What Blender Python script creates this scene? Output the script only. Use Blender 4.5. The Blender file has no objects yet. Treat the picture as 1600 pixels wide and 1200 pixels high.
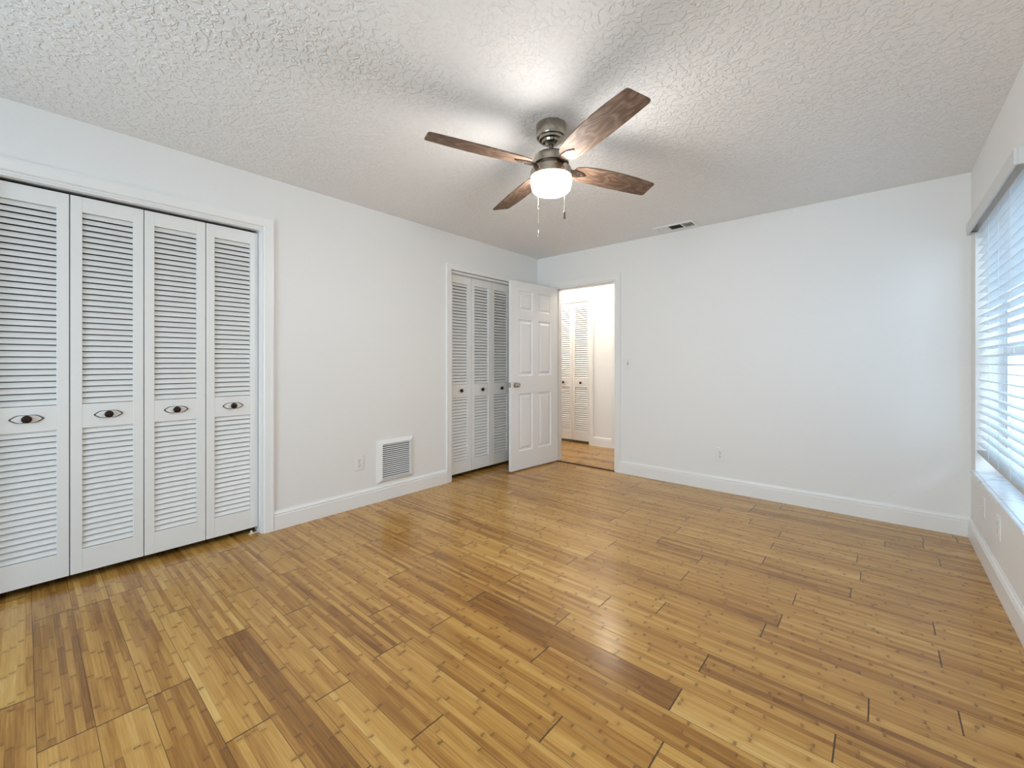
import bpy, bmesh, math, random
from mathutils import Vector, Matrix
C = bpy.context.scene.collection
S = bpy.context.scene
R = math.radians
# ------------------------------------------------------------------ camera
W = 3.646            # room width (left wall X=0, right wall X=W); back wall Y=0
H = 2.44             # ceiling height
REAR = -6.20         # wall behind the camera, set deep to soften the rear fill
HALL = 1.12          # far wall of the hallway
cam_d = bpy.data.cameras.new('camera')
cam = bpy.data.objects.new('camera', cam_d); C.objects.link(cam)
cam.location = (3.1862, -4.1522, 1.1642)
cam.rotation_euler = (R(90), 0, 0.71479)
cam_d.sensor_fit = 'HORIZONTAL'; cam_d.sensor_width = 36
cam_d.lens = 662.48 / 1600 * 36
cam_d.shift_y = (567.2 - 600) / 1600
cam_d.clip_start = 0.02
S.camera = cam
# ------------------------------------------------------------------ world, lights, exposure
wd = bpy.data.worlds.new('sky'); S.world = wd; wd.use_nodes = True
_wt = wd.node_tree; bg = _wt.nodes['Background']
bg.inputs[1].default_value = 1.25
# open blue shade on the window side (+X), brighter white behind the camera (-Y) to feed the added rear window
_co = _wt.nodes.new('ShaderNodeTexCoord'); _sp = _wt.nodes.new('ShaderNodeSeparateXYZ'); _rp = _wt.nodes.new('ShaderNodeValToRGB')
_wt.links.new(_co.outputs['Generated'], _sp.inputs[0])
_mr = _wt.nodes.new('ShaderNodeMath'); _mr.operation = 'MULTIPLY_ADD'; _mr.inputs[1].default_value = 0.5; _mr.inputs[2].default_value = 0.5
_wt.links.new(_sp.outputs[1], _mr.inputs[0]); _wt.links.new(_mr.outputs[0], _rp.inputs[0])
_rp.color_ramp.elements[0].position = 0.05; _rp.color_ramp.elements[0].color = (1.52, 1.75, 1.98, 1)
_rp.color_ramp.elements[1].position = 0.26; _rp.color_ramp.elements[1].color = (0.29, 0.49, 0.70, 1)
_wt.links.new(_rp.outputs[0], bg.inputs[0])

def light(name, kind, loc, energy, color, rot=(0, 0, 0), **kw):
    d = bpy.data.lights.new(name, kind); d.energy = energy; d.color = color
    for k, v in kw.items(): setattr(d, k, v)
    o = bpy.data.objects.new(name, d); C.objects.link(o)
    o.location = loc; o.rotation_euler = rot
    return o
# portals: daylight enters through the window and the added rear window
for nm, loc, rot, sx, sy in (('window_daylight', (W + 0.19, -0.8115, 1.26), (0, R(90), 0), 1.7, 1.4),
                             ('rear_fill_daylight', (1.95, REAR - 0.13, 1.27), (R(90), 0, 0), 2.5, 1.62)):
    o = light(nm, 'AREA', loc, 1, (1, 1, 1), rot, shape='RECTANGLE', size=sx, size_y=sy)
    o.data.cycles.is_portal = True
# warm hallway ceiling lamp, out of the camera's view
light('hall_lamp_and_fill', 'POINT', (0.70, 0.60, 2.30), 3.8, (1.0, 0.90, 0.78), shadow_soft_size=0.12)
light('hall_lamp_and_fill', 'POINT', (-0.65, 0.50, 2.25), 6.2, (1.0, 0.90, 0.78), shadow_soft_size=0.12)  # second, unseen light added to even out the hallway
S.view_settings.view_transform = 'Standard'
S.view_settings.look = 'None'
S.view_settings.gamma = 1
S.view_settings.use_curve_mapping = False
S.view_settings.exposure = 2.27
S.cycles.use_denoising = True
S.cycles.max_bounces = 12
S.cycles.diffuse_bounces = 8
S.cycles.transparent_max_bounces = 16

# ------------------------------------------------------------------ materials
def mat(name, color, rough=0.5, metal=0.0, **inp):
    m = bpy.data.materials.new(name); m.use_nodes = True
    b = m.node_tree.nodes['Principled BSDF']
    b.inputs['Base Color'].default_value = (*color, 1)
    b.inputs['Roughness'].default_value = rough
    b.inputs['Metallic'].default_value = metal
    for k, v in inp.items(): b.inputs[k.replace('_', ' ')].default_value = v
    return m

class NT:
    """small helper to write node graphs"""
    def __init__(s, m): s.t = m.node_tree; s.b = s.t.nodes['Principled BSDF']
    def n(s, typ, **kw):
        x = s.t.nodes.new(typ)
        for k, v in kw.items(): setattr(x, k, v)
        return x
    def put(s, sock, v):
        if isinstance(v, bpy.types.NodeSocket): s.t.links.new(v, sock)
        else: sock.default_value = v
    def math(s, op, a, b=None, c=None, clamp=False):
        x = s.n('ShaderNodeMath', operation=op, use_clamp=clamp)
        s.put(x.inputs[0], a)
        if b is not None: s.put(x.inputs[1], b)
        if c is not None: s.put(x.inputs[2], c)
        return x.outputs[0]
    def mix(s, f, a, b):
        x = s.n('ShaderNodeMix', data_type='RGBA')
        s.put(x.inputs['Factor'], f); s.put(x.inputs[6], a); s.put(x.inputs[7], b)
        return x.outputs[2]
    def ramp(s, f, stops):
        x = s.n('ShaderNodeValToRGB'); r = x.color_ramp
        while len(r.elements) < len(stops): r.elements.new(0.5)
        for e, (p, c) in zip(r.elements, stops): e.position = p; e.color = (*c, 1)
        s.put(x.inputs[0], f); return x.outputs[0]
    def vec(s, x, y, z):
        v = s.n('ShaderNodeCombineXYZ')
        for i, q in enumerate((x, y, z)): s.put(v.inputs[i], q)
        return v.outputs[0]
    def noise(s, v, scale, detail=3, rough=0.55, dist=0.0):
        x = s.n('ShaderNodeTexNoise'); s.put(x.inputs['Vector'], v)
        x.inputs['Scale'].default_value = scale; x.inputs['Detail'].default_value = detail
        x.inputs['Roughness'].default_value = rough; x.inputs['Distortion'].default_value = dist
        return x.outputs['Fac']
    def white(s, v):
        x = s.n('ShaderNodeTexWhiteNoise', noise_dimensions='3D'); s.put(x.inputs['Vector'], v)
        return x.outputs['Value']
    def bump(s, h, strength, dist):
        x = s.n('ShaderNodeBump'); s.put(x.inputs['Height'], h)
        x.inputs['Strength'].default_value = strength; x.inputs['Distance'].default_value = dist
        s.t.links.new(x.outputs[0], s.b.inputs['Normal'])

def wall_material():
    m = mat('painted_wall', (0.80, 0.795, 0.78), 0.55)
    t = NT(m); co = t.n('ShaderNodeNewGeometry').outputs['Position']
    t.bump(t.noise(co, 55, 2, 0.5), 0.12, 0.004)
    return m

def ceiling_material():
    m = mat('textured_ceiling', (0.83, 0.83, 0.825), 0.7)
    t = NT(m); co = t.n('ShaderNodeNewGeometry').outputs['Position']
    a = t.noise(co, 38, 2, 0.5, 0.6)
    b = t.noise(co, 15, 2, 0.5, 0.3)
    h = t.math('SMOOTH_MIN', t.math('MAXIMUM', t.math('SUBTRACT', a, 0.47), 0.0), 0.10, 0.05)
    h = t.math('MULTIPLY', h, t.math('ADD', t.math('MULTIPLY', b, 1.6), 0.2))
    t.bump(h, 0.65, 0.05)
    return m

def floor_material():
    m = mat('bamboo_planks', (0.5, 0.3, 0.12), 0.3)
    t = NT(m)
    uv = t.n('ShaderNodeUVMap', uv_map='plank').outputs[0]
    sx = t.n('ShaderNodeSeparateXYZ'); t.put(sx.inputs[0], uv)
    u, v = sx.outputs[0], sx.outputs[1]
    seed = t.n('ShaderNodeAttribute', attribute_name='seed').outputs['Fac']
    tone = t.n('ShaderNodeAttribute', attribute_name='tone').outputs['Fac']
    # the strips a plank is laminated from, their edges a little wavy
    nw = 6.0
    vs = t.math('MULTIPLY', v, nw / 0.1265)
    si = t.math('FLOOR', vs)
    r1 = t.white(t.vec(seed, si, 0.37))
    r2 = t.white(t.vec(seed, si, 7.91))
    uu = t.math('ADD', t.math('MULTIPLY', u, 1 / 0.215), t.math('MULTIPLY', r2, 9.0))
    seg = t.math('FLOOR', uu)
    r3 = t.white(t.vec(t.math('ADD', seed, si), seg, 3.3))
    g1 = t.noise(t.vec(t.math('MULTIPLY', u, 5.0), t.math('MULTIPLY', v, 170.0), seed), 1.0, 4, 0.6)
    g2 = t.noise(t.vec(t.math('MULTIPLY', u, 16.0), t.math('MULTIPLY', v, 700.0), seed), 1.0, 3, 0.6)
    g3 = t.noise(t.vec(t.math('MULTIPLY', u, 2.2), t.math('MULTIPLY', v, 26.0), seed), 1.0, 2, 0.5)
    k = t.math('MULTIPLY_ADD', r1, 0.34, t.math('MULTIPLY', tone, 0.42))
    k = t.math('ADD', k, 0.055)
    k = t.math('MULTIPLY_ADD', t.math('SUBTRACT', r3, 0.5), 0.19, k)
    k = t.math('MULTIPLY_ADD', t.math('SUBTRACT', g1, 0.5), 0.72, k)
    k = t.math('MULTIPLY_ADD', t.math('SUBTRACT', g2, 0.5), 0.22, k)
    k = t.math('MULTIPLY_ADD', t.math('SUBTRACT', g3, 0.5), 0.45, k)
    col = t.ramp(k, [(0.0, (0.17, 0.066, 0.011)), (0.30, (0.32, 0.147, 0.029)),
                     (0.55, (0.47, 0.25, 0.058)), (0.80, (0.57, 0.335, 0.092)), (1.0, (0.65, 0.43, 0.15))])
    # culm nodes: short dark knuckle marks where a strip's segments meet
    fu = t.math('FRACT', uu)
    du = t.math('MULTIPLY', t.math('MINIMUM', fu, t.math('SUBTRACT', 1.0, fu)), 0.215)
    nn = t.noise(t.vec(t.math('MULTIPLY', u, 90.0), t.math('MULTIPLY', v, 115.0), seed), 1.0, 3, 0.65)
    wob = t.math('MULTIPLY_ADD', nn, 0.020, -0.0055)
    mark = t.math('LESS_THAN', du, wob)
    fv = t.math('FRACT', vs)
    inside = t.math('MULTIPLY', t.math('GREATER_THAN', fv, 0.08), t.math('LESS_THAN', fv, 0.92))
    amt = t.math('MULTIPLY', t.math('MULTIPLY', mark, inside), t.math('MULTIPLY_ADD', r3, 0.55, 0.12))
    amt = t.math('MULTIPLY', amt, t.math('GREATER_THAN', r3, 0.18))
    halo = t.math('MULTIPLY', t.math('SUBTRACT', 1.0, t.math('MULTIPLY', du, 1 / 0.022), clamp=True), t.math('MULTIPLY', g1, 0.55))
    col = t.mix(t.math('MULTIPLY', halo, inside), col, (0.22, 0.10, 0.03, 1))
    col = t.mix(amt, col, (0.10, 0.040, 0.010, 1))
    # glue lines between strips, bevelled seams between planks
    gl = t.math('LESS_THAN', t.math('MINIMUM', fv, t.math('SUBTRACT', 1.0, fv)), 0.035)
    col = t.mix(t.math('MULTIPLY', gl, t.math('MULTIPLY', r2, 0.45)), col, (0.16, 0.07, 0.02, 1))
    dv = t.math('MINIMUM', v, t.math('SUBTRACT', 0.1265, v))
    de = t.math('MINIMUM', u, t.math('SUBTRACT', 0.984, u))
    ev = t.math('LESS_THAN', dv, 0.0011); ee = t.math('LESS_THAN', de, 0.0024)
    col = t.mix(t.math('MAXIMUM', t.math('MULTIPLY', ev, 0.65), t.math('MULTIPLY', ee, 0.9)), col, (0.045, 0.018, 0.006, 1))
    t.put(t.b.inputs['Base Color'], col)
    ro = t.math('MULTIPLY_ADD', t.noise(t.vec(t.math('MULTIPLY', u, 18.0), t.math('MULTIPLY', v, 60.0), seed), 1.0, 3, 0.6), 0.15, 0.14)
    t.put(t.b.inputs['Roughness'], ro)
    t.b.inputs['Specular IOR Level'].default_value = 0.5
    groove = t.math('MINIMUM', t.math('MULTIPLY', dv, 1 / 0.003, clamp=True), t.math('MULTIPLY', de, 1 / 0.003, clamp=True))
    wave = t.noise(t.vec(t.math('MULTIPLY', u, 5.0), t.math('MULTIPLY', v, 22.0), seed), 1.0, 2, 0.5)
    fine = t.noise(t.vec(t.math('MULTIPLY', u, 60.0), t.math('MULTIPLY', v, 90.0), seed), 1.0, 2, 0.5)
    hh = t.math('ADD', t.math('MULTIPLY', groove, 0.5), t.math('MULTIPLY_ADD', wave, 0.7, t.math('MULTIPLY', fine, 0.06)))
    t.bump(hh, 0.5, 0.0012)
    return m

def blade_material():
    m = mat('weathered_blade_wood', (0.2, 0.1, 0.05), 0.65, Specular_IOR_Level=0.25)
    t = NT(m); co = t.n('ShaderNodeTexCoord').outputs['Object']
    s = t.n('ShaderNodeSeparateXYZ'); t.put(s.inputs[0], co)
    x, y = s.outputs[0], s.outputs[1]
    w = t.noise(t.vec(t.math('MULTIPLY', x, 3.5), t.math('MULTIPLY', y, 11.0), 0.0), 1.0, 2, 0.5)
    ring = t.math('SINE', t.math('MULTIPLY_ADD', w, 46.0, t.math('MULTIPLY', y, 90.0)))
    g = t.noise(t.vec(t.math('MULTIPLY', x, 12.0), t.math('MULTIPLY', y, 260.0), 1.0), 1.0, 4, 0.65)
    k = t.math('ADD', t.math('MULTIPLY_ADD', ring, 0.16, 0.26), t.math('MULTIPLY', t.math('SUBTRACT', g, 0.3), 1.1))
    t.put(t.b.inputs['Base Color'], t.ramp(k, [(0.0, (0.050, 0.028, 0.019)), (0.45, (0.15, 0.092, 0.062)),
                                               (0.75, (0.25, 0.165, 0.115)), (1.0, (0.34, 0.24, 0.175))]))
    return m

def marble_material():
    m = mat('marble_sill', (0.75, 0.76, 0.78), 0.2)
    t = NT(m); co = t.n('ShaderNodeNewGeometry').outputs['Position']
    f = t.noise(co, 9, 5, 0.6, 1.5)
    t.put(t.b.inputs['Base Color'], t.ramp(f, [(0.3, (0.50, 0.50, 0.52)), (0.48, (0.74, 0.75, 0.77)), (0.7, (0.85, 0.85, 0.86))]))
    return m

def glass_material():
    m = bpy.data.materials.new('window_glass'); m.use_nodes = True
    t = m.node_tree; t.nodes.clear()
    o = t.nodes.new('ShaderNodeOutputMaterial'); mx = t.nodes.new('ShaderNodeMixShader')
    tr = t.nodes.new('ShaderNodeBsdfTransparent'); gl = t.nodes.new('ShaderNodeBsdfGlossy')
    tr.inputs[0].default_value = (0.93, 0.96, 0.97, 1); gl.inputs['Roughness'].default_value = 0.02
    mx.inputs[0].default_value = 0.06
    t.links.new(tr.outputs[0], mx.inputs[1]); t.links.new(gl.outputs[0], mx.inputs[2]); t.links.new(mx.outputs[0], o.inputs[0])
    return m

def shade_material():
    m = mat('lit_frosted_glass', (0.95, 0.92, 0.88), 0.4)
    b = m.node_tree.nodes['Principled BSDF']
    b.inputs['Emission Color'].default_value = (1.0, 0.975, 0.94, 1)
    b.inputs['Emission Strength'].default_value = 22.5
    return m

M = dict(
    wall=wall_material(), ceiling=ceiling_material(), floor=floor_material(), blade=blade_material(),
    marble=marble_material(), glass=glass_material(), shade=shade_material(),
    trim=mat('white_trim_paint', (0.82, 0.815, 0.80), 0.35),
    door=mat('white_door_paint', (0.82, 0.82, 0.815), 0.38),
    leaf=mat('white_louver_paint', (0.79, 0.785, 0.765), 0.42),
    bronze=mat('dark_bronze', (0.035, 0.018, 0.014), 0.32, 0.6),
    line=mat('worn_plate_edge', (0.10, 0.075, 0.06), 0.5, 0.4),
    plate=mat('white_knob_plate', (0.80, 0.79, 0.77), 0.3),
    nickel=mat('brushed_nickel', (0.36, 0.33, 0.28), 0.2, 1.0),
    steel=mat('satin_steel', (0.50, 0.48, 0.45), 0.25, 1.0),
    darkmetal=mat('dark_blade_iron', (0.16, 0.12, 0.095), 0.35, 0.9),
    plastic=mat('white_plastic', (0.80, 0.79, 0.76), 0.35),
    slot=mat('dark_slot', (0.02, 0.018, 0.015), 0.6),
    duct=mat('duct_shade', (0.035, 0.035, 0.033), 0.9),  # near-black colour stands in for the shade inside the vents
    vent=mat('white_enamel', (0.80, 0.80, 0.79), 0.35),
    slat=mat('white_blind_slat', (0.80, 0.81, 0.82), 0.4),
    rail=mat('grey_bottom_rail', (0.50, 0.49, 0.48), 0.45),
    valance=mat('pale_valance', (0.63, 0.63, 0.62), 0.45),
    cord=mat('white_cord', (0.82, 0.84, 0.86), 0.7),
    vinyl=mat('white_vinyl_frame', (0.78, 0.80, 0.82), 0.35),
    closet=mat('closet_interior_shade', (0.12, 0.115, 0.11), 0.8),  # dark colour puts the closet shade into the walls
    gap=mat('threshold_gap', (0.03, 0.014, 0.007), 0.8),
    lawn=mat('outdoor_concrete', (0.55, 0.55, 0.53), 0.9),
)

# ------------------------------------------------------------------ mesh helpers
def empty(name, loc=(0, 0, 0), rotz=0, parent=None):
    o = bpy.data.objects.new(name, None); C.objects.link(o)
    o.location = loc; o.rotation_euler = (0, 0, rotz); o.empty_display_size = 0.1
    if parent: o.parent = parent
    return o
def tag(o, label=None, cat=None, group=None, kind=None):
    for k, v in (('label', label), ('category', cat), ('group', group), ('kind', kind)):
        if v: o[k] = v
    return o

class MB:
    def __init__(s): s.bm = bmesh.new()
    def box(s, x0, x1, y0, y1, z0, z1, bev=0.0, seg=2):
        t = bmesh.new()
        bmesh.ops.create_cube(t, size=1)
        for v in t.verts:
            v.co = ((x0 + x1) / 2 + v.co.x * (x1 - x0), (y0 + y1) / 2 + v.co.y * (y1 - y0), (z0 + z1) / 2 + v.co.z * (z1 - z0))
        if bev: bmesh.ops.bevel(t, geom=t.edges[:], offset=bev, segments=seg, affect='EDGES', profile=0.6)
        return s.add(t)
    def add(s, t, mtx=None):
        if mtx is not None: t.transform(mtx)
        me = bpy.data.meshes.new('tmp'); t.to_mesh(me); t.free()
        s.bm.from_mesh(me); bpy.data.meshes.remove(me)
        return s
    def poly_prism(s, pts, axis, a, b):
        """pts: closed 2D outline in the two other axes (cyclic order), extruded along axis from a to b"""
        def P(p, w):
            q = [0, 0, 0]; q[axis] = w; o = [i for i in range(3) if i != axis]
            q[o[0]], q[o[1]] = p; return q
        va = [s.bm.verts.new(P(p, a)) for p in pts]; vb = [s.bm.verts.new(P(p, b)) for p in pts]
        n = len(pts)
        for i in range(n): s.bm.faces.new((va[i], va[(i + 1) % n], vb[(i + 1) % n], vb[i]))
        s.bm.faces.new(va[::-1]); s.bm.faces.new(vb)
        return s
    def lathe(s, prof, seg=48, mtx=None):
        """prof: [(r,z)...] round the z axis"""
        t = bmesh.new(); rings = []
        for r, z in prof:
            if r < 1e-6: rings.append([t.verts.new((0, 0, z))])
            else: rings.append([t.verts.new((r * math.cos(2 * math.pi * i / seg), r * math.sin(2 * math.pi * i / seg), z)) for i in range(seg)])
        for A, B in zip(rings, rings[1:]):
            for i in range(seg):
                j = (i + 1) % seg
                if len(A) == 1 and len(B) == 1: continue
                if len(A) == 1: t.faces.new((A[0], B[j], B[i]))
                elif len(B) == 1: t.faces.new((A[i], A[j], B[0]))
                else: t.faces.new((A[i], A[j], B[j], B[i]))
        return s.add(t, mtx)
    def tube(s, pts, r, seg=8):
        pts = [Vector(p) for p in pts]; t = bmesh.new(); rings = []
        for i, p in enumerate(pts):
            d = (pts[min(i + 1, len(pts) - 1)] - pts[max(i - 1, 0)]).normalized()
            up = Vector((0, 0, 1)) if abs(d.z) < 0.9 else Vector((1, 0, 0))
            a = d.cross(up).normalized(); b = d.cross(a)
            rings.append([t.verts.new(p + (a * math.cos(2 * math.pi * k / seg) + b * math.sin(2 * math.pi * k / seg)) * r) for k in range(seg)])
        for A, B in zip(rings, rings[1:]):
            for k in range(seg): t.faces.new((A[k], A[(k + 1) % seg], B[(k + 1) % seg], B[k]))
        t.faces.new(rings[0][::-1]); t.faces.new(rings[-1])
        return s.add(t)
    def build(s, name, m, parent=None, smooth=False, loc=None):
        bmesh.ops.recalc_face_normals(s.bm, faces=s.bm.faces[:])
        me = bpy.data.meshes.new(name); s.bm.to_mesh(me); s.bm.free()
        me.materials.append(m)
        if smooth:
            me.polygons.foreach_set('use_smooth', [True] * len(me.polygons))
            me.set_sharp_from_angle(angle=R(40))
        o = bpy.data.objects.new(name, me); C.objects.link(o)
        if parent: o.parent = parent
        if loc: o.location = loc
        return o

def struct(o, label=None, cat=None): return tag(o, label, cat, None, 'structure')

# ------------------------------------------------------------------ floor: bamboo planks
PW, PL, PO = 0.1265, 0.984, 0.048
JOINT = {-33: 1.287, -31: 1.266, -30: 1.674, -29: 1.09, -28: 1.72, -27: 1.11, -26: 1.68, -25: 1.412, -24: 1.70, -23: 2.16,
         -22: 1.668, -21: 1.113, -20: 2.67, -19: 2.173, -18: 2.40, -17: 1.818, -16: 1.861, -15: 2.381, -14: 1.884, -13: 1.398,
         -12: 2.09, -11: 1.685, -10: 2.122, -9: 1.683, -8: 2.10, -7: 1.688, -6: 2.466}
TONE = ((-33, 1.0, 0.10), (-33, 1.5, 0.95), (-31, 1.4, 0.12), (-31, 1.0, 0.80), (-34, 0.9, 1.0), (-32, 0.8, 0.40), (-29, 1.4, 0.14), (-30, 1.2, 0.85),
        (-26, 1.4, 0.22), (-28, 1.5, 0.80), (-28, 2.0, 0.90), (-22, 2.0, 0.12), (-22, 3.0, 1.0), (-23, 1.9, 0.35), (-21, 0.9, 0.45), (-20, 3.0, 0.08),
        (-16, 2.3, 0.25), (-16, 3.0, 0.85), (-17, 2.3, 0.60), (-12, 2.6, 0.45))      # (row, x inside the plank, tone)
def planks(name, x0, x1, y0, y1, seed):
    rnd = random.Random(seed)
    V, F, UV, SE, TO = [], [], [], [], []
    k0, k1 = math.floor((y0 - PO) / PW), math.ceil((y1 - PO) / PW)
    for k in range(k0, k1):
        off = JOINT.get(k, rnd.uniform(0, PL)) % PL
        for n in range(-3, 7):
            a, b = off + (n - 1) * PL, off + n * PL
            sd, tn = rnd.uniform(0, 90), rnd.choice((0.55, 0.65, 0.7, 0.78, 0.85, 0.95, 0.48, 0.72))
            ca, cb = max(a, x0), min(b, x1); c0, c1 = max(PO + k * PW, y0), min(PO + (k + 1) * PW, y1)
            if name == 'floor':
                for kk, xx, tt in TONE:
                    if kk == k and a <= xx < b: tn = tt
            if cb - ca < 1e-4 or c1 - c0 < 1e-4: continue
            i = len(V)
            for x, y in ((ca, c0), (cb, c0), (cb, c1), (ca, c1)):
                V.append((x, y, 0)); UV.append((x - a, y - PO - k * PW))
            F.append((i, i + 1, i + 2, i + 3)); SE.append(sd); TO.append(tn)
    me = bpy.data.meshes.new(name); me.from_pydata(V, [], F)
    uvl = me.uv_layers.new(name='plank')
    for i, q in enumerate(UV): uvl.data[i].uv = q
    for nm, L in (('seed', SE), ('tone', TO)):
        at = me.attributes.new(nm, 'FLOAT', 'FACE')
        for i, q in enumerate(L): at.data[i].value = q
    me.materials.append(M['floor'])
    o = bpy.data.objects.new(name, me); C.objects.link(o)
    return struct(o)
tag(planks('floor', -0.70, W, REAR, -0.002, 5), 'honey bamboo plank floor of the bedroom', 'floor')
tag(planks('floor_hall', -1.6, 3.4, 0.012, HALL + 0.62, 9), 'bamboo plank floor of the hallway beyond the doorway', 'floor')
struct(MB().box(-1.7, W + 0.25, REAR - 0.2, HALL + 0.8, -0.10, -0.004).build('floor_slab', M['gap']), 'dark slab below the floor gap', 'slab')

# ------------------------------------------------------------------ ceiling and walls
struct(MB().box(-1.7, W + 0.30, REAR - 0.2, HALL + 0.8, H, H + 0.10).build('ceiling', M['ceiling']), 'knockdown textured white ceiling', 'ceiling')
T = 0.12
CA = (-4.302, -3.087)     # large closet opening along the left wall
CB = (-1.390, -0.146)     # small closet opening
CT = 2.085                # closet opening head
m = MB()
m.box(-T, 0, REAR - T, CA[0], 0, H); m.box(-T, 0, CA[0], CA[1], CT, H); m.box(-T, 0, CA[1], CB[0], 0, H)
m.box(-T, 0, CB[0], CB[1], CT, H); m.box(-T, 0, CB[1], T, 0, H)
struct(m.build('wall_left', M['wall']), 'white painted left wall with two closet openings', 'wall')
DX0, DX1, DT = 0.270, 1.040, 2.045   # doorway
m = MB()
m.box(0, DX0, 0, T, 0, H); m.box(DX0, DX1, 0, T, DT, H); m.box(DX1, W + 0.2, 0, T, 0, H)
struct(m.build('wall_back', M['wall']), 'white painted back wall with the doorway', 'wall')
WY0, WY1, WZ0, WZ1, WT = -1.455, -0.168, 0.460, 2.050, 0.18
m = MB()
m.box(W, W + WT, REAR - T, WY0, 0, H); m.box(W, W + WT, WY1, 0, 0, H)
m.box(W, W + WT, WY0, WY1, 0, WZ0); m.box(W, W + WT, WY0, WY1, WZ1, H)
struct(m.build('wall_right', M['wall']), 'white painted right wall with the window opening', 'wall')
RX0, RX1, RZ0, RZ1 = 0.75, 3.15, 0.50, 2.05     # unseen window added behind the camera for fill light
m = MB()
m.box(0, RX0, REAR - T, REAR, 0, H); m.box(RX1, W, REAR - T, REAR, 0, H)
m.box(RX0, RX1, REAR - T, REAR, 0, RZ0); m.box(RX0, RX1, REAR - T, REAR, RZ1, H)
struct(m.build('wall_rear', M['wall']), 'wall behind the camera', 'wall')
# paved ground outside the windows
struct(MB().box(W + WT, W + 9, -9, 4, -0.25, -0.15).build('ground_outside', M['lawn']), 'pale paved ground outside the window', 'ground')
struct(MB().box(W + 3.0, W + 3.2, -8, 4, -0.15, 2.7).build('wall_outside', M['lawn']), 'pale stucco wall added outside the window to dim the view', 'wall')  # added wall that dims the sky seen through the blind
# closets
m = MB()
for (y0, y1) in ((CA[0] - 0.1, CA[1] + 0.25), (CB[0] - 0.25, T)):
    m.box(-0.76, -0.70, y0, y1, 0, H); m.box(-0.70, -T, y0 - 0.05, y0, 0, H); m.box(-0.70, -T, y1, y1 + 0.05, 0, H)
struct(m.build('wall_closet', M['closet']), 'closet interior walls coloured dark for shade', 'wall')
# hallway: far wall with its own closet opening, and ends
HC = (-1.150, 0.062)      # hall closet opening in X
HT = 2.055
HDX = 0.485               # next doorway along the hall
m = MB()
m.box(-1.7, HC[0], HALL, HALL + T, 0, H); m.box(HC[0], HC[1], HALL, HALL + T, HT, H)
m.box(HC[1], HDX, HALL, HALL + T, 0, H); m.box(HDX, HDX + 0.76, HALL, HALL + T, 2.045, H); m.box(HDX + 0.76, 3.5, HALL, HALL + T, 0, H)
struct(m.build('wall_hall', M['wall']), 'far wall of the hallway seen through the doorway', 'wall')
m = MB()
m.box(-1.7, -1.6, T, HALL, 0, H); m.box(3.4, 3.5, T, HALL + 0.7, 0, H); m.box(-1.6, -T, 0, T, 0, H)
struct(m.build('wall_hall_end', M['wall']), 'end walls of the hallway', 'wall')
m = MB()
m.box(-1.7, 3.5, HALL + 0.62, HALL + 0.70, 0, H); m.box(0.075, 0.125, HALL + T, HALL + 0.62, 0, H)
struct(m.build('wall_hall_closet', M['closet']), 'hall closet interior walls coloured dark for shade', 'wall')

# ------------------------------------------------------------------ trim: baseboards and casings
BP = [(0, 0), (0.016, 0), (0.016, 0.098), (0.0145, 0.102), (0.012, 0.104), (0.0145, 0.108), (0.0145, 0.113), (0.011, 0.120), (0.006, 0.126), (0.005, 0.132), (0, 0.132)]
def base_left(m, y0, y1, x=0.0): m.poly_prism([(x + a, b) for a, b in BP], 1, y0, y1)
m = MB(); base_left(m, CA[1] + 0.073, CB[0] - 0.073); base_left(m, REAR, CA[0] - 0.073); base_left(m, CB[1] + 0.073, 0)
struct(m.build('baseboard_left', M['trim']), 'white baseboard along the left wall', 'baseboard')
m = MB(); m.poly_prism([(-a, b) for a, b in BP], 0, DX1 + 0.066, W)
m.poly_prism([(-a, b) for a, b in BP], 0, 0, DX0 - 0.066)
struct(m.build('baseboard_back', M['trim']), 'white baseboard along the back wall', 'baseboard')
m = MB(); m.poly_prism([(W - a, b) for a, b in BP], 1, REAR, 0)
struct(m.build('baseboard_right', M['trim']), 'white baseboard below the window', 'baseboard')
m = MB(); m.poly_prism([(HALL - a, b) for a, b in BP], 0, HC[1] + 0.066, HDX - 0.066)
struct(m.build('baseboard_hall', M['trim']), 'white baseboard in the hallway', 'baseboard')

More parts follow.
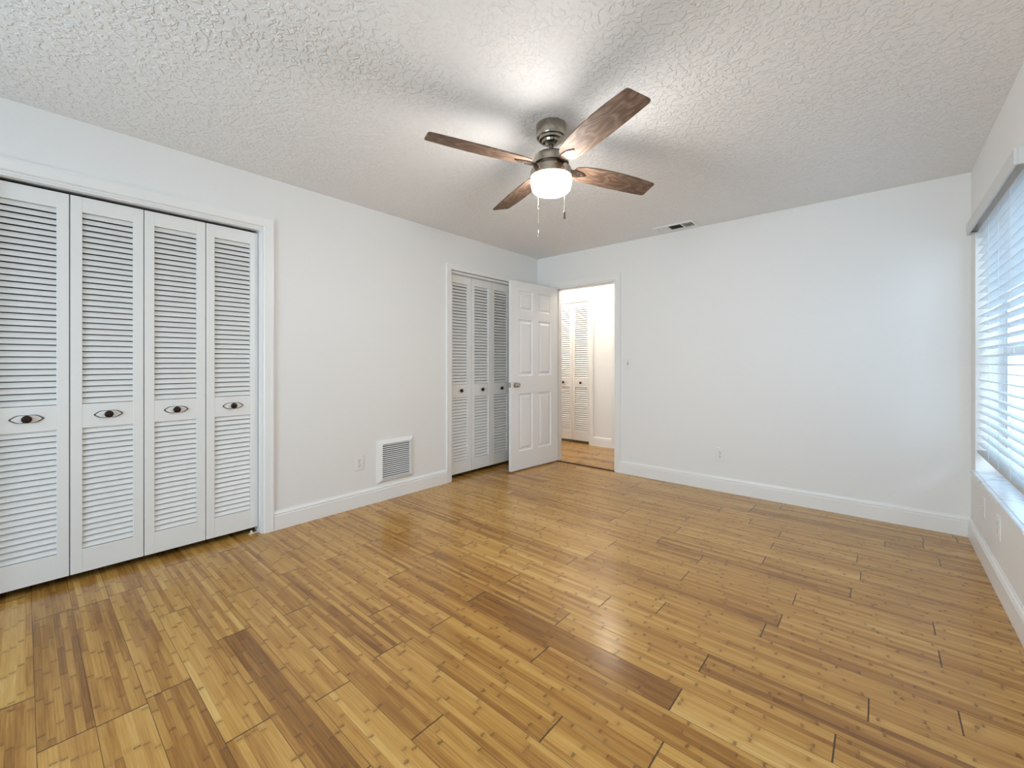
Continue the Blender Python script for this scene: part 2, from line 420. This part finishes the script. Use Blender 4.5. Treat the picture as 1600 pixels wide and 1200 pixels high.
CW = 0.060
CPROF = [(0, 0), (0, 0.010), (0.006, 0.014), (0.018, 0.015), (0.044, 0.017), (0.052, 0.019), (CW, 0.019), (CW, 0)]   # (distance from opening, thickness)
def casing(name, a0, a1, top, plane, axis, sign, label, jt=0.018, jd=T, left=True, right=True):
    """door casing on both jambs and the head, with the jamb lining; axis: wall runs along this axis (0 or 1)"""
    m = MB(); rv = 0.010
    def P(a, t, z):      # a along wall, t out of the wall
        return (a, plane + sign * t, z) if axis == 0 else (plane + sign * t, a, z)
    def strip(pts_a, pts_b):
        n = len(pts_a)
        va = [m.bm.verts.new(p) for p in pts_a]; vb = [m.bm.verts.new(p) for p in pts_b]
        for i in range(n): m.bm.faces.new((va[i], va[(i + 1) % n], vb[(i + 1) % n], vb[i]))
        m.bm.faces.new(va[::-1]); m.bm.faces.new(vb)
    zt = top + rv
    if left: strip([P(a0 - rv - d, t, 0) for d, t in CPROF], [P(a0 - rv - d, t, zt + d) for d, t in CPROF])
    if right: strip([P(a1 + rv + d, t, 0) for d, t in CPROF], [P(a1 + rv + d, t, zt + d) for d, t in CPROF])
    strip([P(a0 - rv - d, t, zt + d) for d, t in CPROF], [P(a1 + rv + d, t, zt + d) for d, t in CPROF])
    # jamb lining inside the opening
    def bx(a, b, t0, t1, z0, z1):
        lo, hi = sorted((plane + sign * t0, plane + sign * t1))
        if axis == 0: m.box(a, b, lo, hi, z0, z1)
        else: m.box(lo, hi, a, b, z0, z1)
    e = 0.004
    bx(a0 - e, a0 + e, -jd, 0.001, 0, top); bx(a1 - e, a1 + e, -jd, 0.001, 0, top); bx(a0, a1, -jd, 0.001, top - e, top + e)
    return struct(m.build(name, M['trim']), label, 'trim')
casing('trim_1', CA[0], CA[1], CT, 0, 1, 1, 'white casing round the large closet at the left')
casing('trim_2', CB[0], CB[1], CT - 0.012, 0, 1, 1, 'white casing round the small closet by the open door')
casing('trim_3', DX0, DX1, DT, 0, 0, -1, 'white casing round the open doorway')
casing('trim_4', HC[0], HC[1], HT, HALL, 0, -1, 'white casing round the hallway closet')
casing('trim_5', HDX, HDX + 0.76, 2.045, HALL, 0, -1, 'white casing at the right end of the hallway wall')
# door stop strip inside the doorway
m = MB()
m.box(DX0 + 0.004, DX0 + 0.016, 0.045, 0.080, 0, DT - 0.004); m.box(DX1 - 0.016, DX1 - 0.004, 0.045, 0.080, 0, DT - 0.004)
m.box(DX0 + 0.004, DX1 - 0.004, 0.045, 0.080, DT - 0.016, DT - 0.004)
struct(m.build('trim_6', M['trim']), 'white door stop strip inside the doorway frame', 'trim')
struct(MB().box(DX0 + 0.004, DX1 - 0.004, -0.006, 0.016, -0.003, 0.009, 0.002, 1).build('trim_9', M['gap']), 'thin dark threshold strip across the open doorway', 'threshold')
# bifold tracks
for nm, a, b, z, lab in (('trim_7', CA[0], CA[1], CT, 'white track fascia in the head of the large closet'),
                         ('trim_8', CB[0], CB[1], CT - 0.012, 'white track fascia in the head of the small closet')):
    struct(MB().box(-0.047, -0.002, a + 0.0045, b - 0.0045, z - 0.015, z - 0.0045).build(nm, M['trim']), lab, 'trim')

# ------------------------------------------------------------------ louvred bifold leaves
LB, LTOP = 0.040, 2.056
Z_A0, Z_A1, Z_B0, Z_B1 = 0.165, 0.815, 0.944, 1.975    # lower and upper louvre fields
ST = 0.045
def frame_mb(w, z0, z1):
    m = MB(); h = w / 2; d = 0.028
    for s in (-1, 1):
        lo, hi = sorted((s * h, s * (h - ST)))
        m.box(-d, 0, lo, hi, z0, z1, 0.0012, 1)
    for a, b in ((z0, Z_A0), (Z_A1, Z_B0), (Z_B1, z1)):
        m.box(-d + 0.0005, -0.0009, -h + ST, h - ST, a, b, 0.0006, 1)
    return m
def louver_mb(w, z0, z1, pitch=0.0315):
    m = MB(); h = w / 2 - ST + 0.002
    n = round((z1 - z0) / pitch); p = (z1 - z0) / n
    ang = R(60); L, t = 0.0290, 0.0050
    dx, dz = math.cos(ang), -math.sin(ang)       # outwards and down
    nx, nz = math.sin(ang), math.cos(ang)
    for i in range(n):
        cz = z0 + p * (i + 0.5); cx = -0.0145
        pts = []
        for a, b in ((-L / 2, -t / 2), (L / 2 - 0.0015, -t / 2), (L / 2, -t / 2 + 0.0015), (L / 2, t / 2 - 0.0015), (L / 2 - 0.0015, t / 2), (-L / 2, t / 2)):
            pts.append((cx + dx * a + nx * b, cz + dz * a + nz * b))
        # prism along y
        m.poly_prism(pts, 1, -h, h)
    return m
ROTX = Matrix.Rotation(R(90), 4, 'Y')            # lathe axis z -> x
def knob_parts(leaf, z, fancy):
    m = MB(); n = 28
    hw, hh = (0.060, 0.0215) if fancy else (0.036, 0.019)
    def eye(t0, t1, k):
        pts = []
        for i in range(n):
            a = 2 * math.pi * i / n; c, s_ = math.cos(a), math.sin(a)
            y = hw * k * math.copysign(abs(c) ** 0.8, c)
            zz = hh * k * math.copysign(abs(s_) ** 1.5, s_) * (1 + 0.10 * math.cos(6 * a))
            pts.append((y, z + zz))
        m.poly_prism(pts, 0, t0, t1)
    eye(0.0, 0.0022, 1.0)
    pl = m.build('knob_plate', M['line'] if fancy else M['plate'], leaf)
    if fancy:
        m = MB(); eye(0.0, 0.0030, 0.87)
        q = m.build('plate_face', M['plate'], pl); q['label'] = 'white painted face of the plate'
        pl['label'] = 'dark scalloped edge of the eye-shaped plate'
    m = MB()
    m.lathe([(0.0, 0.030), (0.009, 0.0295), (0.0165, 0.027), (0.0190, 0.0225), (0.0175, 0.0175), (0.010, 0.0135), (0.0085, 0.008), (0.011, 0.002), (0.0, 0.001)],
            32, Matrix.Translation((0, 0, z)) @ ROTX)
    m.lathe([(0.0, 0.0315), (0.0055, 0.0312), (0.0062, 0.0285)], 20, Matrix.Translation((0, 0, z)) @ ROTX)
    k = m.build('knob', M['bronze'], leaf, True); k['label'] = 'round dark bronze knob'
protos = {}
def leaf(loc, rotz, w, fancy, label, group):
    key = (round(w, 3), fancy)
    if key not in protos:
        e = empty('bifold_door_leaf')
        frame_mb(w - 0.004, LB, LTOP).build('leaf_frame', M['leaf'], e)
        louver_mb(w - 0.004, Z_B0, Z_B1).build('louver_panel', M['leaf'], e)
        louver_mb(w - 0.004, Z_A0, Z_A1).build('louver_panel', M['leaf'], e)
        knob_parts(e, 0.882, fancy)
        protos[key] = e; r = e
    else:
        src = protos[key]; r = src.copy(); C.objects.link(r)
        for ch in src.children:
            c = ch.copy(); C.objects.link(c); c.parent = r
            for g in ch.children:
                d = g.copy(); C.objects.link(d); d.parent = c
    r.location = loc; r.rotation_euler = (0, 0, rotz)
    return tag(r, label, 'closet door', group)
GA = 'louvred bifold leaves of the large closet'
for i, lab in enumerate(('white louvred bifold leaf cut off by the left picture edge in the large closet',
                         'white louvred bifold leaf second from the left in the large closet',
                         'white louvred bifold leaf third from the left in the large closet',
                         'white louvred bifold leaf at the right end of the large closet, beside the wall casing')):
    leaf((-0.050, -4.142 + 0.300 * i, 0), 0, 0.300, True, lab, GA)
GB = 'louvred bifold leaves of the small closet'
for i, lab in enumerate(('white louvred bifold leaf at the left end of the small closet, nearest the return vent',
                         'white louvred bifold leaf second from the left in the small closet',
                         'shaded white louvred bifold leaf third in the small closet, beside the open door edge',
                         'white louvred bifold leaf of the small closet hidden behind the open panelled door')):
    leaf((-0.050, -1.227 + 0.306 * i, 0), 0, 0.306, False, lab, GB)
GH = 'louvred bifold leaves of the hallway closet'
for i, lab in enumerate(('warmly lit louvred bifold leaf in the hallway closet, nearest the hallway wall',
                         'warmly lit louvred bifold leaf in the hallway, half hidden by the open door',
                         'hallway louvred bifold leaf third from the right, behind the open door',
                         'hallway louvred bifold leaf at the far left end of the hallway closet')):
    leaf((-0.089 - 0.300 * i, HALL + 0.030, -0.004), R(-90), 0.300, False, lab, GH)
# floor pivot brackets of the bifolds
def bracket(loc, label, sy):
    e = empty('pivot_bracket', loc); tag(e, label, 'bracket', 'bifold floor brackets')
    m = MB(); m.box(-0.010, 0.010, -0.055 * sy if sy > 0 else 0, 0 if sy > 0 else 0.055, 0, 0.003, 0.0008, 1)
    m.box(-0.010, 0.010, -0.003 if sy > 0 else 0, 0 if sy > 0 else 0.003, 0, 0.022, 0.0008, 1)
    m.build('bracket_plate', M['vent'], e)
    MB().lathe([(0, 0.0), (0.006, 0.0), (0.006, 0.016), (0, 0.017)], 16, Matrix.Translation((0, -0.040 * sy, 0.003))).build('pivot_pin', M['vent'], e)
bracket((-0.056, CA[1] - 0.005, 0.0), 'small white pivot bracket on the floor at the right end of the large closet', 1)
bracket((-0.056, CB[0] + 0.005, 0.0), 'small white pivot bracket on the floor at the left end of the small closet', -1)

# ------------------------------------------------------------------ six-panel door, swung open into the room
DW, DH, DTH = 0.765, 2.025, 0.035
ang = R(-90 - 4.5)     # local +x runs from the hinge to the free edge
door = empty('door_1', (0.2725, -0.014, 0.015), ang)
struct(door, 'white six-panel door standing open against the small closet', 'door')
def door_slab():
    m = MB()
    cols = [(0.115, 0.335), (0.430, 0.650)]
    rows = [(0.200, 0.820), (1.010, 1.620), (1.710, 1.930)]
    y0, y1 = 0.0, DTH            # local y: 0 = face towards the closet, DTH = face towards the room
    xs = sorted({0, DW, *[a for c in cols for a in c]}); zs = sorted({0, DH, *[a for r_ in rows for a in r_]})
    for yf, sg in ((y0, 1), (y1, -1)):
        for i in range(len(xs) - 1):
            for j in range(len(zs) - 1):
                if (xs[i], xs[i + 1]) in cols and (zs[j], zs[j + 1]) in rows:
                    loops = []
                    for ins, dep in ((0, 0), (0.006, 0.008), (0.018, 0.0105), (0.024, 0.0105), (0.046, 0.002), (0.047, 0.0018)):
                        loops.append([m.bm.verts.new(q) for q in ((xs[i] + ins, yf + sg * dep, zs[j] + ins), (xs[i + 1] - ins, yf + sg * dep, zs[j] + ins),
                                      (xs[i + 1] - ins, yf + sg * dep, zs[j + 1] - ins), (xs[i] + ins, yf + sg * dep, zs[j + 1] - ins))])
                    for A, B in zip(loops, loops[1:]):
                        for q in range(4): m.bm.faces.new((A[q], A[(q + 1) % 4], B[(q + 1) % 4], B[q]))
                    m.bm.faces.new(loops[-1])
                else:
                    m.bm.faces.new([m.bm.verts.new(q) for q in ((xs[i], yf, zs[j]), (xs[i + 1], yf, zs[j]), (xs[i + 1], yf, zs[j + 1]), (xs[i], yf, zs[j + 1]))])
    for a, b, c, d in (((0, y0, 0), (0, y1, 0), (0, y1, DH), (0, y0, DH)), ((DW, y0, 0), (DW, y1, 0), (DW, y1, DH), (DW, y0, DH)),
                       ((0, y0, 0), (DW, y0, 0), (DW, y1, 0), (0, y1, 0)), ((0, y0, DH), (DW, y0, DH), (DW, y1, DH), (0, y1, DH))):
        m.bm.faces.new([m.bm.verts.new(q) for q in (a, b, c, d)])
    bmesh.ops.remove_doubles(m.bm, verts=m.bm.verts[:], dist=1e-5)
    return m
door_slab().build('door_panel', M['door'], door)
KX, KZ = DW - 0.062, 0.915
kp = [(0.0, 0.058), (0.014, 0.0575), (0.024, 0.053), (0.0275, 0.045), (0.025, 0.037), (0.014, 0.030), (0.011, 0.020), (0.012, 0.008)]
rp = [(0.0, 0.010), (0.012, 0.010), (0.024, 0.008), (0.031, 0.004), (0.032, 0.0), (0.0, 0.0)]
for yy, rot in ((DTH, R(-90)), (0.0, R(90))):
    mx = Matrix.Translation((KX, yy, KZ)) @ Matrix.Rotation(rot, 4, 'X')
    ro = MB().lathe(rp, 32, mx).build('knob_rosette', M['steel'], door, True)
    MB().lathe(kp, 32, mx).build('door_knob', M['steel'], ro, True)
MB().box(DW - 0.0005, DW + 0.001, 0.006, 0.029, KZ - 0.028, KZ + 0.028).box(DW, DW + 0.010, 0.011, 0.024, KZ - 0.009, KZ + 0.009, 0.003).build('latch', M['steel'], door)
for z in (0.18, 1.0, 1.84):
    m = MB().lathe([(0, 0), (0.0055, 0), (0.0055, 0.089), (0, 0.089)], 12, Matrix.Translation((-0.004, -0.006, z)))
    m.box(-0.0015, 0.0, 0.0, 0.030, z, z + 0.089)
    m.build('hinge', M['steel'], door)
# strike plate on the right jamb
tag(MB().box(DX1 - 0.0065, DX1 - 0.0045, 0.006, 0.036, 0.90, 0.96, 0.0006, 1).build('strike_plate', M['steel']), 'small metal strike plate on the right jamb of the doorway', 'strike plate')

# ------------------------------------------------------------------ window, sill and blind
win = empty('window_1', (W + 0.14, (WY0 + WY1) / 2, WZ0)); struct(win, 'white framed window behind the slatted blind on the right wall', 'window')
ox, oy, oz = win.location
def wbox(m, x0, x1, y0, y1, z0, z1, b=0.002): return m.box(x0 - ox, x1 - ox, y0 - oy, y1 - oy, z0 - oz, z1 - oz, b, 1)
F0, F1 = W + 0.115, W + 0.165
zs0 = WZ0 + 0.018
m = MB(); f = 0.045
wbox(m, F0, F1, WY0, WY0 + f, zs0, WZ1); wbox(m, F0, F1, WY1 - f, WY1, zs0, WZ1)
wbox(m, F0, F1, WY0 + f, WY1 - f, zs0, zs0 + f); wbox(m, F0, F1, WY0 + f, WY1 - f, WZ1 - f, WZ1)
yc = (WY0 + WY1) / 2
wbox(m, F0, F1, yc - 0.02, yc + 0.02, zs0 + f, WZ1 - f)
m.build('window_frame', M['vinyl'], win)
for ya, yb in ((WY0 + f, yc - 0.02), (yc + 0.02, WY1 - f)):
    m = MB(); g = 0.034; zm = 1.24
    wbox(m, F0 + 0.008, F1 - 0.012, ya, ya + g, zs0 + f, WZ1 - f); wbox(m, F0 + 0.008, F1 - 0.012, yb - g, yb, zs0 + f, WZ1 - f)
    for z0_, z1_ in ((zs0 + f, zs0 + f + g), (zm - 0.02, zm + 0.02), (WZ1 - f - g, WZ1 - f)):
        wbox(m, F0 + 0.008, F1 - 0.012, ya + g, yb - g, z0_, z1_)
    sash = m.build('sash', M['vinyl'], win)
    m = MB(); wbox(m, F0 + 0.022, F0 + 0.026, ya + g, yb - g, zs0 + f + g, WZ1 - f - g, 0)
    m.build('window_pane', M['glass'], sash)
m = MB(); wbox(m, W - 0.0005, F0, WY0 + 0.001, WY1 - 0.001, WZ0, WZ0 + 0.018, 0.003)
wbox(m, W - 0.020, W - 0.0005, WY0 - 0.03, WY1 + 0.03, WZ0, WZ0 + 0.018, 0.003)
m.build('window_sill', M['marble'], win)

blind = empty('window_blind', (W + 0.03, yc, WZ0 + 0.1))
tag(blind, 'white slatted blind with a grey valance hanging in the right window', 'blind')
ox, oy, oz = blind.location
SY0, SY1 = WY0 + 0.012, WY1 - 0.012
m = MB(); wbox(m, W - 0.040, W - 0.028, WY0 - 0.006, WY1 + 0.006, 1.985, 2.058, 0.003)
wbox(m, W - 0.030, W - 0.001, WY0 - 0.006, WY0 + 0.006, 1.985, 2.058, 0.003); wbox(m, W - 0.030, W - 0.001, WY1 - 0.006, WY1 + 0.006, 1.985, 2.058, 0.003)
m.build('valance', M['valance'], blind)
m = MB(); wbox(m, W + 0.004, W + 0.062, SY0, SY1, 1.992, WZ1 - 0.002, 0.003); m.build('headrail', M['slat'], blind)
m = MB(); pitch = 0.0500; z = 0.655; k = 0; SX0, SX1 = W + 0.008, W + 0.058
slz = []
while z < 1.985:
    slz.append(z)
    n = 6; top = []; bot = []
    for i in range(n + 1):          # slightly crowned slat
        q = i / n * 2 - 1; x = (SX0 + SX1) / 2 + q * 0.025; c = 0.0016 * (1 - q * q); tilt = -q * 0.0030
        top.append((x - ox, z + c + tilt + 0.0014 - oz)); bot.append((x - ox, z + c + tilt - 0.0014 - oz))
    m.poly_prism(top + bot[::-1], 1, SY0 - oy, SY1 - oy)
    z += pitch
m.build('slats', M['slat'], blind)
m = MB(); wbox(m, SX0, SX1, SY0, SY1, 0.592, 0.612, 0.003); m.build('bottom_rail', M['rail'], blind)
for yy in (-1.36, -1.088, -0.821, -0.548, -0.275):
    m = MB()
    for xx in (SX0 - 0.001, SX1 + 0.001): m.tube([(xx - ox, yy - oy, 0.606 - oz), (xx - ox, yy - oy, 1.995 - oz)], 0.0011, 6)
    for q in slz: m.tube([(SX0 - ox, yy - oy, q - 0.003 - oz), (SX1 - ox, yy - oy, q - 0.003 - oz)], 0.0007, 4)
    m.build('ladder_cord', M['cord'], blind)
# valance clip at the far end
MB().box(W - 0.030 - ox, W + 0.004 - ox, WY1 - 0.075 - oy, WY1 - 0.063 - oy, 1.988 - oz, 1.991 - oz).build('valance_clip', M['slot'], blind)

# rear window added out of view for fill light: frame and panes
win2 = empty('fill_window', (1.95, REAR - 0.06, RZ0)); struct(win2, 'wide unseen window added behind the camera for fill light', 'window')
m = MB(); a, b, hgt = RX0 - 1.95, RX1 - 1.95, RZ1 - RZ0
m.box(a, a + 0.05, -0.03, 0.03, 0, hgt); m.box(b - 0.05, b, -0.03, 0.03, 0, hgt); m.box(a, b, -0.03, 0.03, 0, 0.05); m.box(a, b, -0.03, 0.03, hgt - 0.05, hgt)
m.box(-0.03, 0.03, -0.03, 0.03, 0.05, hgt - 0.05)
m.build('window_frame', M['vinyl'], win2)
MB().box(a + 0.05, -0.03, -0.002, 0.002, 0.05, hgt - 0.05).box(0.03, b - 0.05, -0.002, 0.002, 0.05, hgt - 0.05).build('window_pane', M['glass'], win2)

# ------------------------------------------------------------------ ceiling fan
FX, FY = 1.852, -2.294
fan = empty('ceiling_fan', (FX, FY, H))
tag(fan, 'brushed nickel ceiling fan with four brown wood blades and a lit glass bowl', 'ceiling fan')
def zl(z): return z - H
MB().lathe([(0, 0), (0.079, 0), (0.081, zl(2.432)), (0.080, zl(2.384)), (0.076, zl(2.372)), (0.066, zl(2.368)), (0.064, zl(2.358)), (0.050, zl(2.354)),
            (0.046, zl(2.344)), (0.030, zl(2.340)), (0.022, zl(2.330)), (0.0, zl(2.328))], 48).build('canopy', M['nickel'], fan, True)
MB().lathe([(0.0, zl(2.345)), (0.017, zl(2.340)), (0.012, zl(2.326)), (0.012, zl(2.300)), (0.026, zl(2.298)), (0.028, zl(2.286)), (0, zl(2.284))], 32).build('downrod', M['darkmetal'], fan, True)
MB().lathe([(0.0, zl(2.296)), (0.030, zl(2.296)), (0.060, zl(2.290)), (0.082, zl(2.278)), (0.092, zl(2.262)), (0.095, zl(2.244)), (0.095, zl(2.226)), (0.0, zl(2.225))], 56).build('motor_housing', M['nickel'], fan, True)
MB().lathe([(0.0, zl(2.226)), (0.086, zl(2.226)), (0.086, zl(2.208)), (0.0, zl(2.208))], 48).build('flywheel', M['darkmetal'], fan, True)
MB().lathe([(0.0, zl(2.208)), (0.098, zl(2.208)), (0.107, zl(2.202)), (0.111, zl(2.188)), (0.111, zl(2.158)), (0.100, zl(2.156)), (0.0, zl(2.156))], 56).build('light_collar', M['nickel'], fan, True)
sh = MB().lathe([(0.106, zl(2.157)), (0.1085, zl(2.150)), (0.1095, zl(2.132)), (0.107, zl(2.122)), (0.104, zl(2.118)), (0.105, zl(2.108)), (0.101, zl(2.094)), (0.090, zl(2.083)), (0.070, zl(2.077)), (0.040, zl(2.074)), (0.0, zl(2.073))], 56).build('glass_shade', M['shade'], fan, True)
sh['label'] = 'glowing frosted glass bowl'
def blade_bm():
    # outline in (x along blade, y across); +y edge nearly straight, -y edge bowed
    pts = [(0.150, -0.045), (0.190, -0.060), (0.27, -0.071), (0.36, -0.076), (0.46, -0.076), (0.56, -0.071), (0.64, -0.064), (0.665, -0.061), (0.676, -0.057), (0.680, -0.049),
           (0.690, 0.044), (0.686, 0.055), (0.676, 0.060), (0.56, 0.064), (0.42, 0.066), (0.30, 0.064), (0.20, 0.058), (0.150, 0.050), (0.140, 0.042), (0.138, 0.0), (0.141, -0.035)]
    m = MB(); m.poly_prism(pts, 2, -0.0035, 0.0035)
    bmesh.ops.recalc_face_normals(m.bm, faces=m.bm.faces[:])
    ed = [e for e in m.bm.edges if abs(e.verts[0].co.z - e.verts[1].co.z) < 1e-6]
    bmesh.ops.bevel(m.bm, geom=ed, offset=0.0012, segments=1, affect='EDGES')
    return m
def iron_bm():
    m = MB()
    # arm from the flywheel, twisting out to a diamond plate under the blade
    m.poly_prism([(0.082, -0.020), (0.150, -0.026), (0.188, -0.020), (0.222, 0.0), (0.188, 0.020), (0.150, 0.026), (0.082, 0.020)], 2, -0.0095, -0.0040)
    for x, y in ((0.165, -0.011), (0.165, 0.011), (0.195, 0.0)):
        m.lathe([(0.0, -0.0120), (0.003, -0.0118), (0.0045, -0.0095)], 10, Matrix.Translation((x, y, 0)))
    return m
pitch = R(-12)
first = None
for a in (-111.5, -24.0, 66.5, 156.0):
    if first is None:
        b = blade_bm().build('blade', M['blade'], fan); b['label'] = 'weathered brown wood blade'
        ib = iron_bm().build('blade_iron', M['darkmetal'], b); ib['label'] = 'bronze blade bracket'
        first = b
    else:
        b = first.copy(); C.objects.link(b); b.parent = fan
        ib2 = first.children[0].copy(); C.objects.link(ib2); ib2.parent = b
    b.location = (0, 0, zl(2.216)); b.rotation_euler = Matrix.Rotation(R(a), 3, 'Z').to_euler() if False else (Matrix.Rotation(R(a), 3, 'Z') @ Matrix.Rotation(pitch, 3, 'X')).to_euler()
def chain(dx, dy, ztop, zbot, fob):
    m = MB()
    n = int((ztop - zbot) / 0.006)
    m.tube([(dx, dy, zl(ztop)), (dx, dy, zl(zbot))], 0.0010, 6)
    for i in range(n): m.lathe([(0, -0.0018), (0.0016, 0), (0, 0.0018)], 6, Matrix.Translation((dx, dy, zl(zbot + i * 0.006))))
    sgn = math.hypot(dx, dy)
    m.tube([(dx * 0.100 / sgn, dy * 0.100 / sgn, zl(ztop + 0.003)), (dx, dy, zl(ztop + 0.003)), (dx, dy, zl(ztop - 0.004))], 0.0028, 8)
    c = m.build('pull_chain', M['nickel'], fan)
    m = MB()
    if fob == 'cyl': m.lathe([(0, 0.003), (0.003, 0.002), (0.0052, -0.002), (0.0052, -0.036), (0.003, -0.039), (0, -0.039)], 16, Matrix.Translation((dx, dy, zl(zbot))))
    else: m.lathe([(0, 0.003), (0.003, 0.0), (0.0035, -0.008), (0.0068, -0.016), (0.0050, -0.024), (0.0070, -0.031), (0.004, -0.038), (0, -0.040)], 16, Matrix.Translation((dx, dy, zl(zbot))))
    m.build('pull_fob', M['darkmetal'] if fob == 'cyl' else M['steel'], c, True)
chain(0.108, -0.034, 2.172, 1.944, 'cyl')
chain(-0.110, 0.030, 2.172, 1.908, 'bell')

# ------------------------------------------------------------------ wall and ceiling fittings
def outlet(loc, rotz, label, kind='duplex', group='white wall plates'):
    """local +x out of the wall"""
    e = empty({'duplex': 'power_outlet', 'switch': 'light_switch', 'blank': 'cable_plate'}[kind], loc, rotz)
    tag(e, label, {'duplex': 'outlet', 'switch': 'light switch', 'blank': 'wall plate'}[kind])
    w, h = 0.037, 0.059
    MB().box(0, 0.0065, -w, w, -h, h, 0.0028, 2).build('cover_plate', M['plastic'], e)
    if kind == 'duplex':
        for s in (1, -1):
            m = MB(); n = 20; zc = s * 0.0195
            m.poly_prism([(max(-0.0165, min(0.0165, 0.0190 * math.cos(2 * math.pi * i / n))), zc + max(-0.0140, min(0.0140, 0.0175 * math.sin(2 * math.pi * i / n)))) for i in range(n)], 0, 0.0060, 0.0082)
            rc = m.build('receptacle', M['plastic'], e)
            m = MB(); m.box(0.0078, 0.0085, -0.0085, -0.0055, zc - 0.001, zc + 0.0085); m.box(0.0078, 0.0085, 0.0055, 0.0085, zc - 0.001, zc + 0.0085)
            m.lathe([(0, 0.0085), (0.0032, 0.0085), (0.0032, 0.0078)], 12, Matrix.Translation((0, 0, zc - 0.0085)) @ ROTX)
            m.build('slot', M['slot'], rc)
        MB().lathe([(0, 0.0078), (0.003, 0.0075), (0.0035, 0.006)], 12, ROTX).build('screw', M['steel'], e)
    elif kind == 'switch':
        MB().box(0.0060, 0.0075, -0.0055, 0.0055, -0.0125, 0.0125).build('toggle_slot', M['slot'], e)
        m = MB(); m.poly_prism([(0.006, -0.004), (0.018, 0.004), (0.017, 0.009), (0.006, 0.006)], 1, -0.0038, 0.0038); m.build('toggle', M['plastic'], e)
        for s in (1, -1): MB().lathe([(0, 0.0078), (0.003, 0.0075), (0.0035, 0.006)], 12, Matrix.Translation((0, 0, s * 0.030)) @ ROTX).build('screw', M['steel'], e)
    else:
        MB().lathe([(0, 0.016), (0.003, 0.016), (0.003, 0.0075), (0.0055, 0.0075), (0.0055, 0.006)], 14, ROTX).build('connector', M['plastic'], e, True)
    return e
outlet((0, -2.373, 0.355), 0, 'white duplex outlet on the left wall beside the return vent')
outlet((2.089, 0, 0.333), R(-90), 'white duplex outlet low on the back wall right of the doorway')
outlet((1.192, 0, 1.160), R(-90), 'white toggle light switch beside the doorway casing', 'switch')
outlet((W, -0.905, 0.330), R(180), 'white duplex outlet on the right wall under the window sill, nearer the camera')
outlet((W, -0.490, 0.330), R(180), 'thin white cable plate on the right wall under the window, nearest the corner', 'blank')

# return air vent on the left wall: frame with sloped sides standing proud of the wall, louvred grille
rv = empty('return_air_vent', (0, -2.030, 0.330)); tag(rv, 'square white louvred return air vent low on the left wall', 'vent')
hy, hz, iy, iz, d = 0.186, 0.180, 0.140, 0.146, 0.026
m = MB()
L = []
for (a, b, t) in ((hy, hz, 0.0), (hy, hz, 0.004), (iy + 0.006, iz + 0.006, d), (iy, iz, d), (iy, iz, 0.004)):
    L.append([m.bm.verts.new((t, sy * a, sz * b)) for sy, sz in ((-1, -1), (1, -1), (1, 1), (-1, 1))])
for A, B in zip(L, L[1:]):
    for q in range(4): m.bm.faces.new((A[q], A[(q + 1) % 4], B[(q + 1) % 4], B[q]))
m.build('vent_frame', M['vent'], rv)
MB().box(0.0005, 0.003, -iy - 0.004, iy + 0.004, -iz - 0.004, iz + 0.004).build('duct_shade_sheet', M['duct'], rv)
m = MB(); n = 17
for i in range(n):
    zc = -iz + (i + 0.5) * 2 * iz / n; an = R(38)
    pts = []
    for a, b in ((-0.0060, -0.0006), (0.0060, -0.0006), (0.0060, 0.0006), (-0.0060, 0.0006)):
        pts.append((0.0165 + math.cos(an) * a + math.sin(an) * b, zc - math.sin(an) * a + math.cos(an) * b))
    m.poly_prism(pts, 1, -iy, iy)
m.build('louvers', M['vent'], rv)

# supply register in the ceiling
cv = empty('ceiling_register', (1.745, -0.157, H)); tag(cv, 'small white air register in the ceiling near the back wall', 'vent')
hx, hy_ = 0.185, 0.092
m = MB(); L = []
for a, b, t in ((hx, hy_, 0.0), (hx, hy_, -0.004), (hx - 0.008, hy_ - 0.008, -0.009), (hx - 0.026, hy_ - 0.026, -0.009), (hx - 0.028, hy_ - 0.028, -0.001)):
    L.append([m.bm.verts.new((sx * a, sy * b, t)) for sx, sy in ((-1, -1), (1, -1), (1, 1), (-1, 1))])
for A, B in zip(L, L[1:]):
    for q in range(4): m.bm.faces.new((A[q], A[(q + 1) % 4], B[(q + 1) % 4], B[q]))
for x in (-0.058, 0.068): m.box(x - 0.006, x + 0.006, -hy_ + 0.027, hy_ - 0.027, -0.010, -0.001)
m.build('register_frame', M['vent'], cv)
MB().box(-hx + 0.027, hx - 0.027, -hy_ + 0.027, hy_ - 0.027, -0.0015, -0.0003).build('duct_shade_sheet', M['duct'], cv)
m = MB()
for i in range(7):      # left bank throws left: blades cover the duct from this side
    x = -hx + 0.034 + i * 0.0145
    m.poly_prism([(x + 0.016, -0.0015), (x, -0.0092), (x - 0.0005, -0.0085), (x + 0.015, -0.0010)], 1, -hy_ + 0.027, hy_ - 0.027)
m.build('louvers', M['vent'], cv)
m = MB()
for i in range(4):
    y = -hy_ + 0.040 + i * 0.026
    m.poly_prism([(y, -0.0015), (y + 0.0075, -0.0085), (y + 0.0083, -0.0080), (y + 0.001, -0.0010)], 0, -0.050, 0.060)
lm = m.build('louvers', M['duct'], cv)  # middle blades coloured dark as if in shade
m = MB()
for i in range(3):
    x = 0.090 + i * 0.022; m.box(x, x + 0.0010, -hy_ + 0.027, hy_ - 0.027, -0.0085, -0.0015)
for i in range(2):
    y = -hy_ + 0.062 + i * 0.055; m.box(0.076, hx - 0.027, y, y + 0.0010, -0.0080, -0.0015)
m.build('damper_grid', M['rail'], cv)
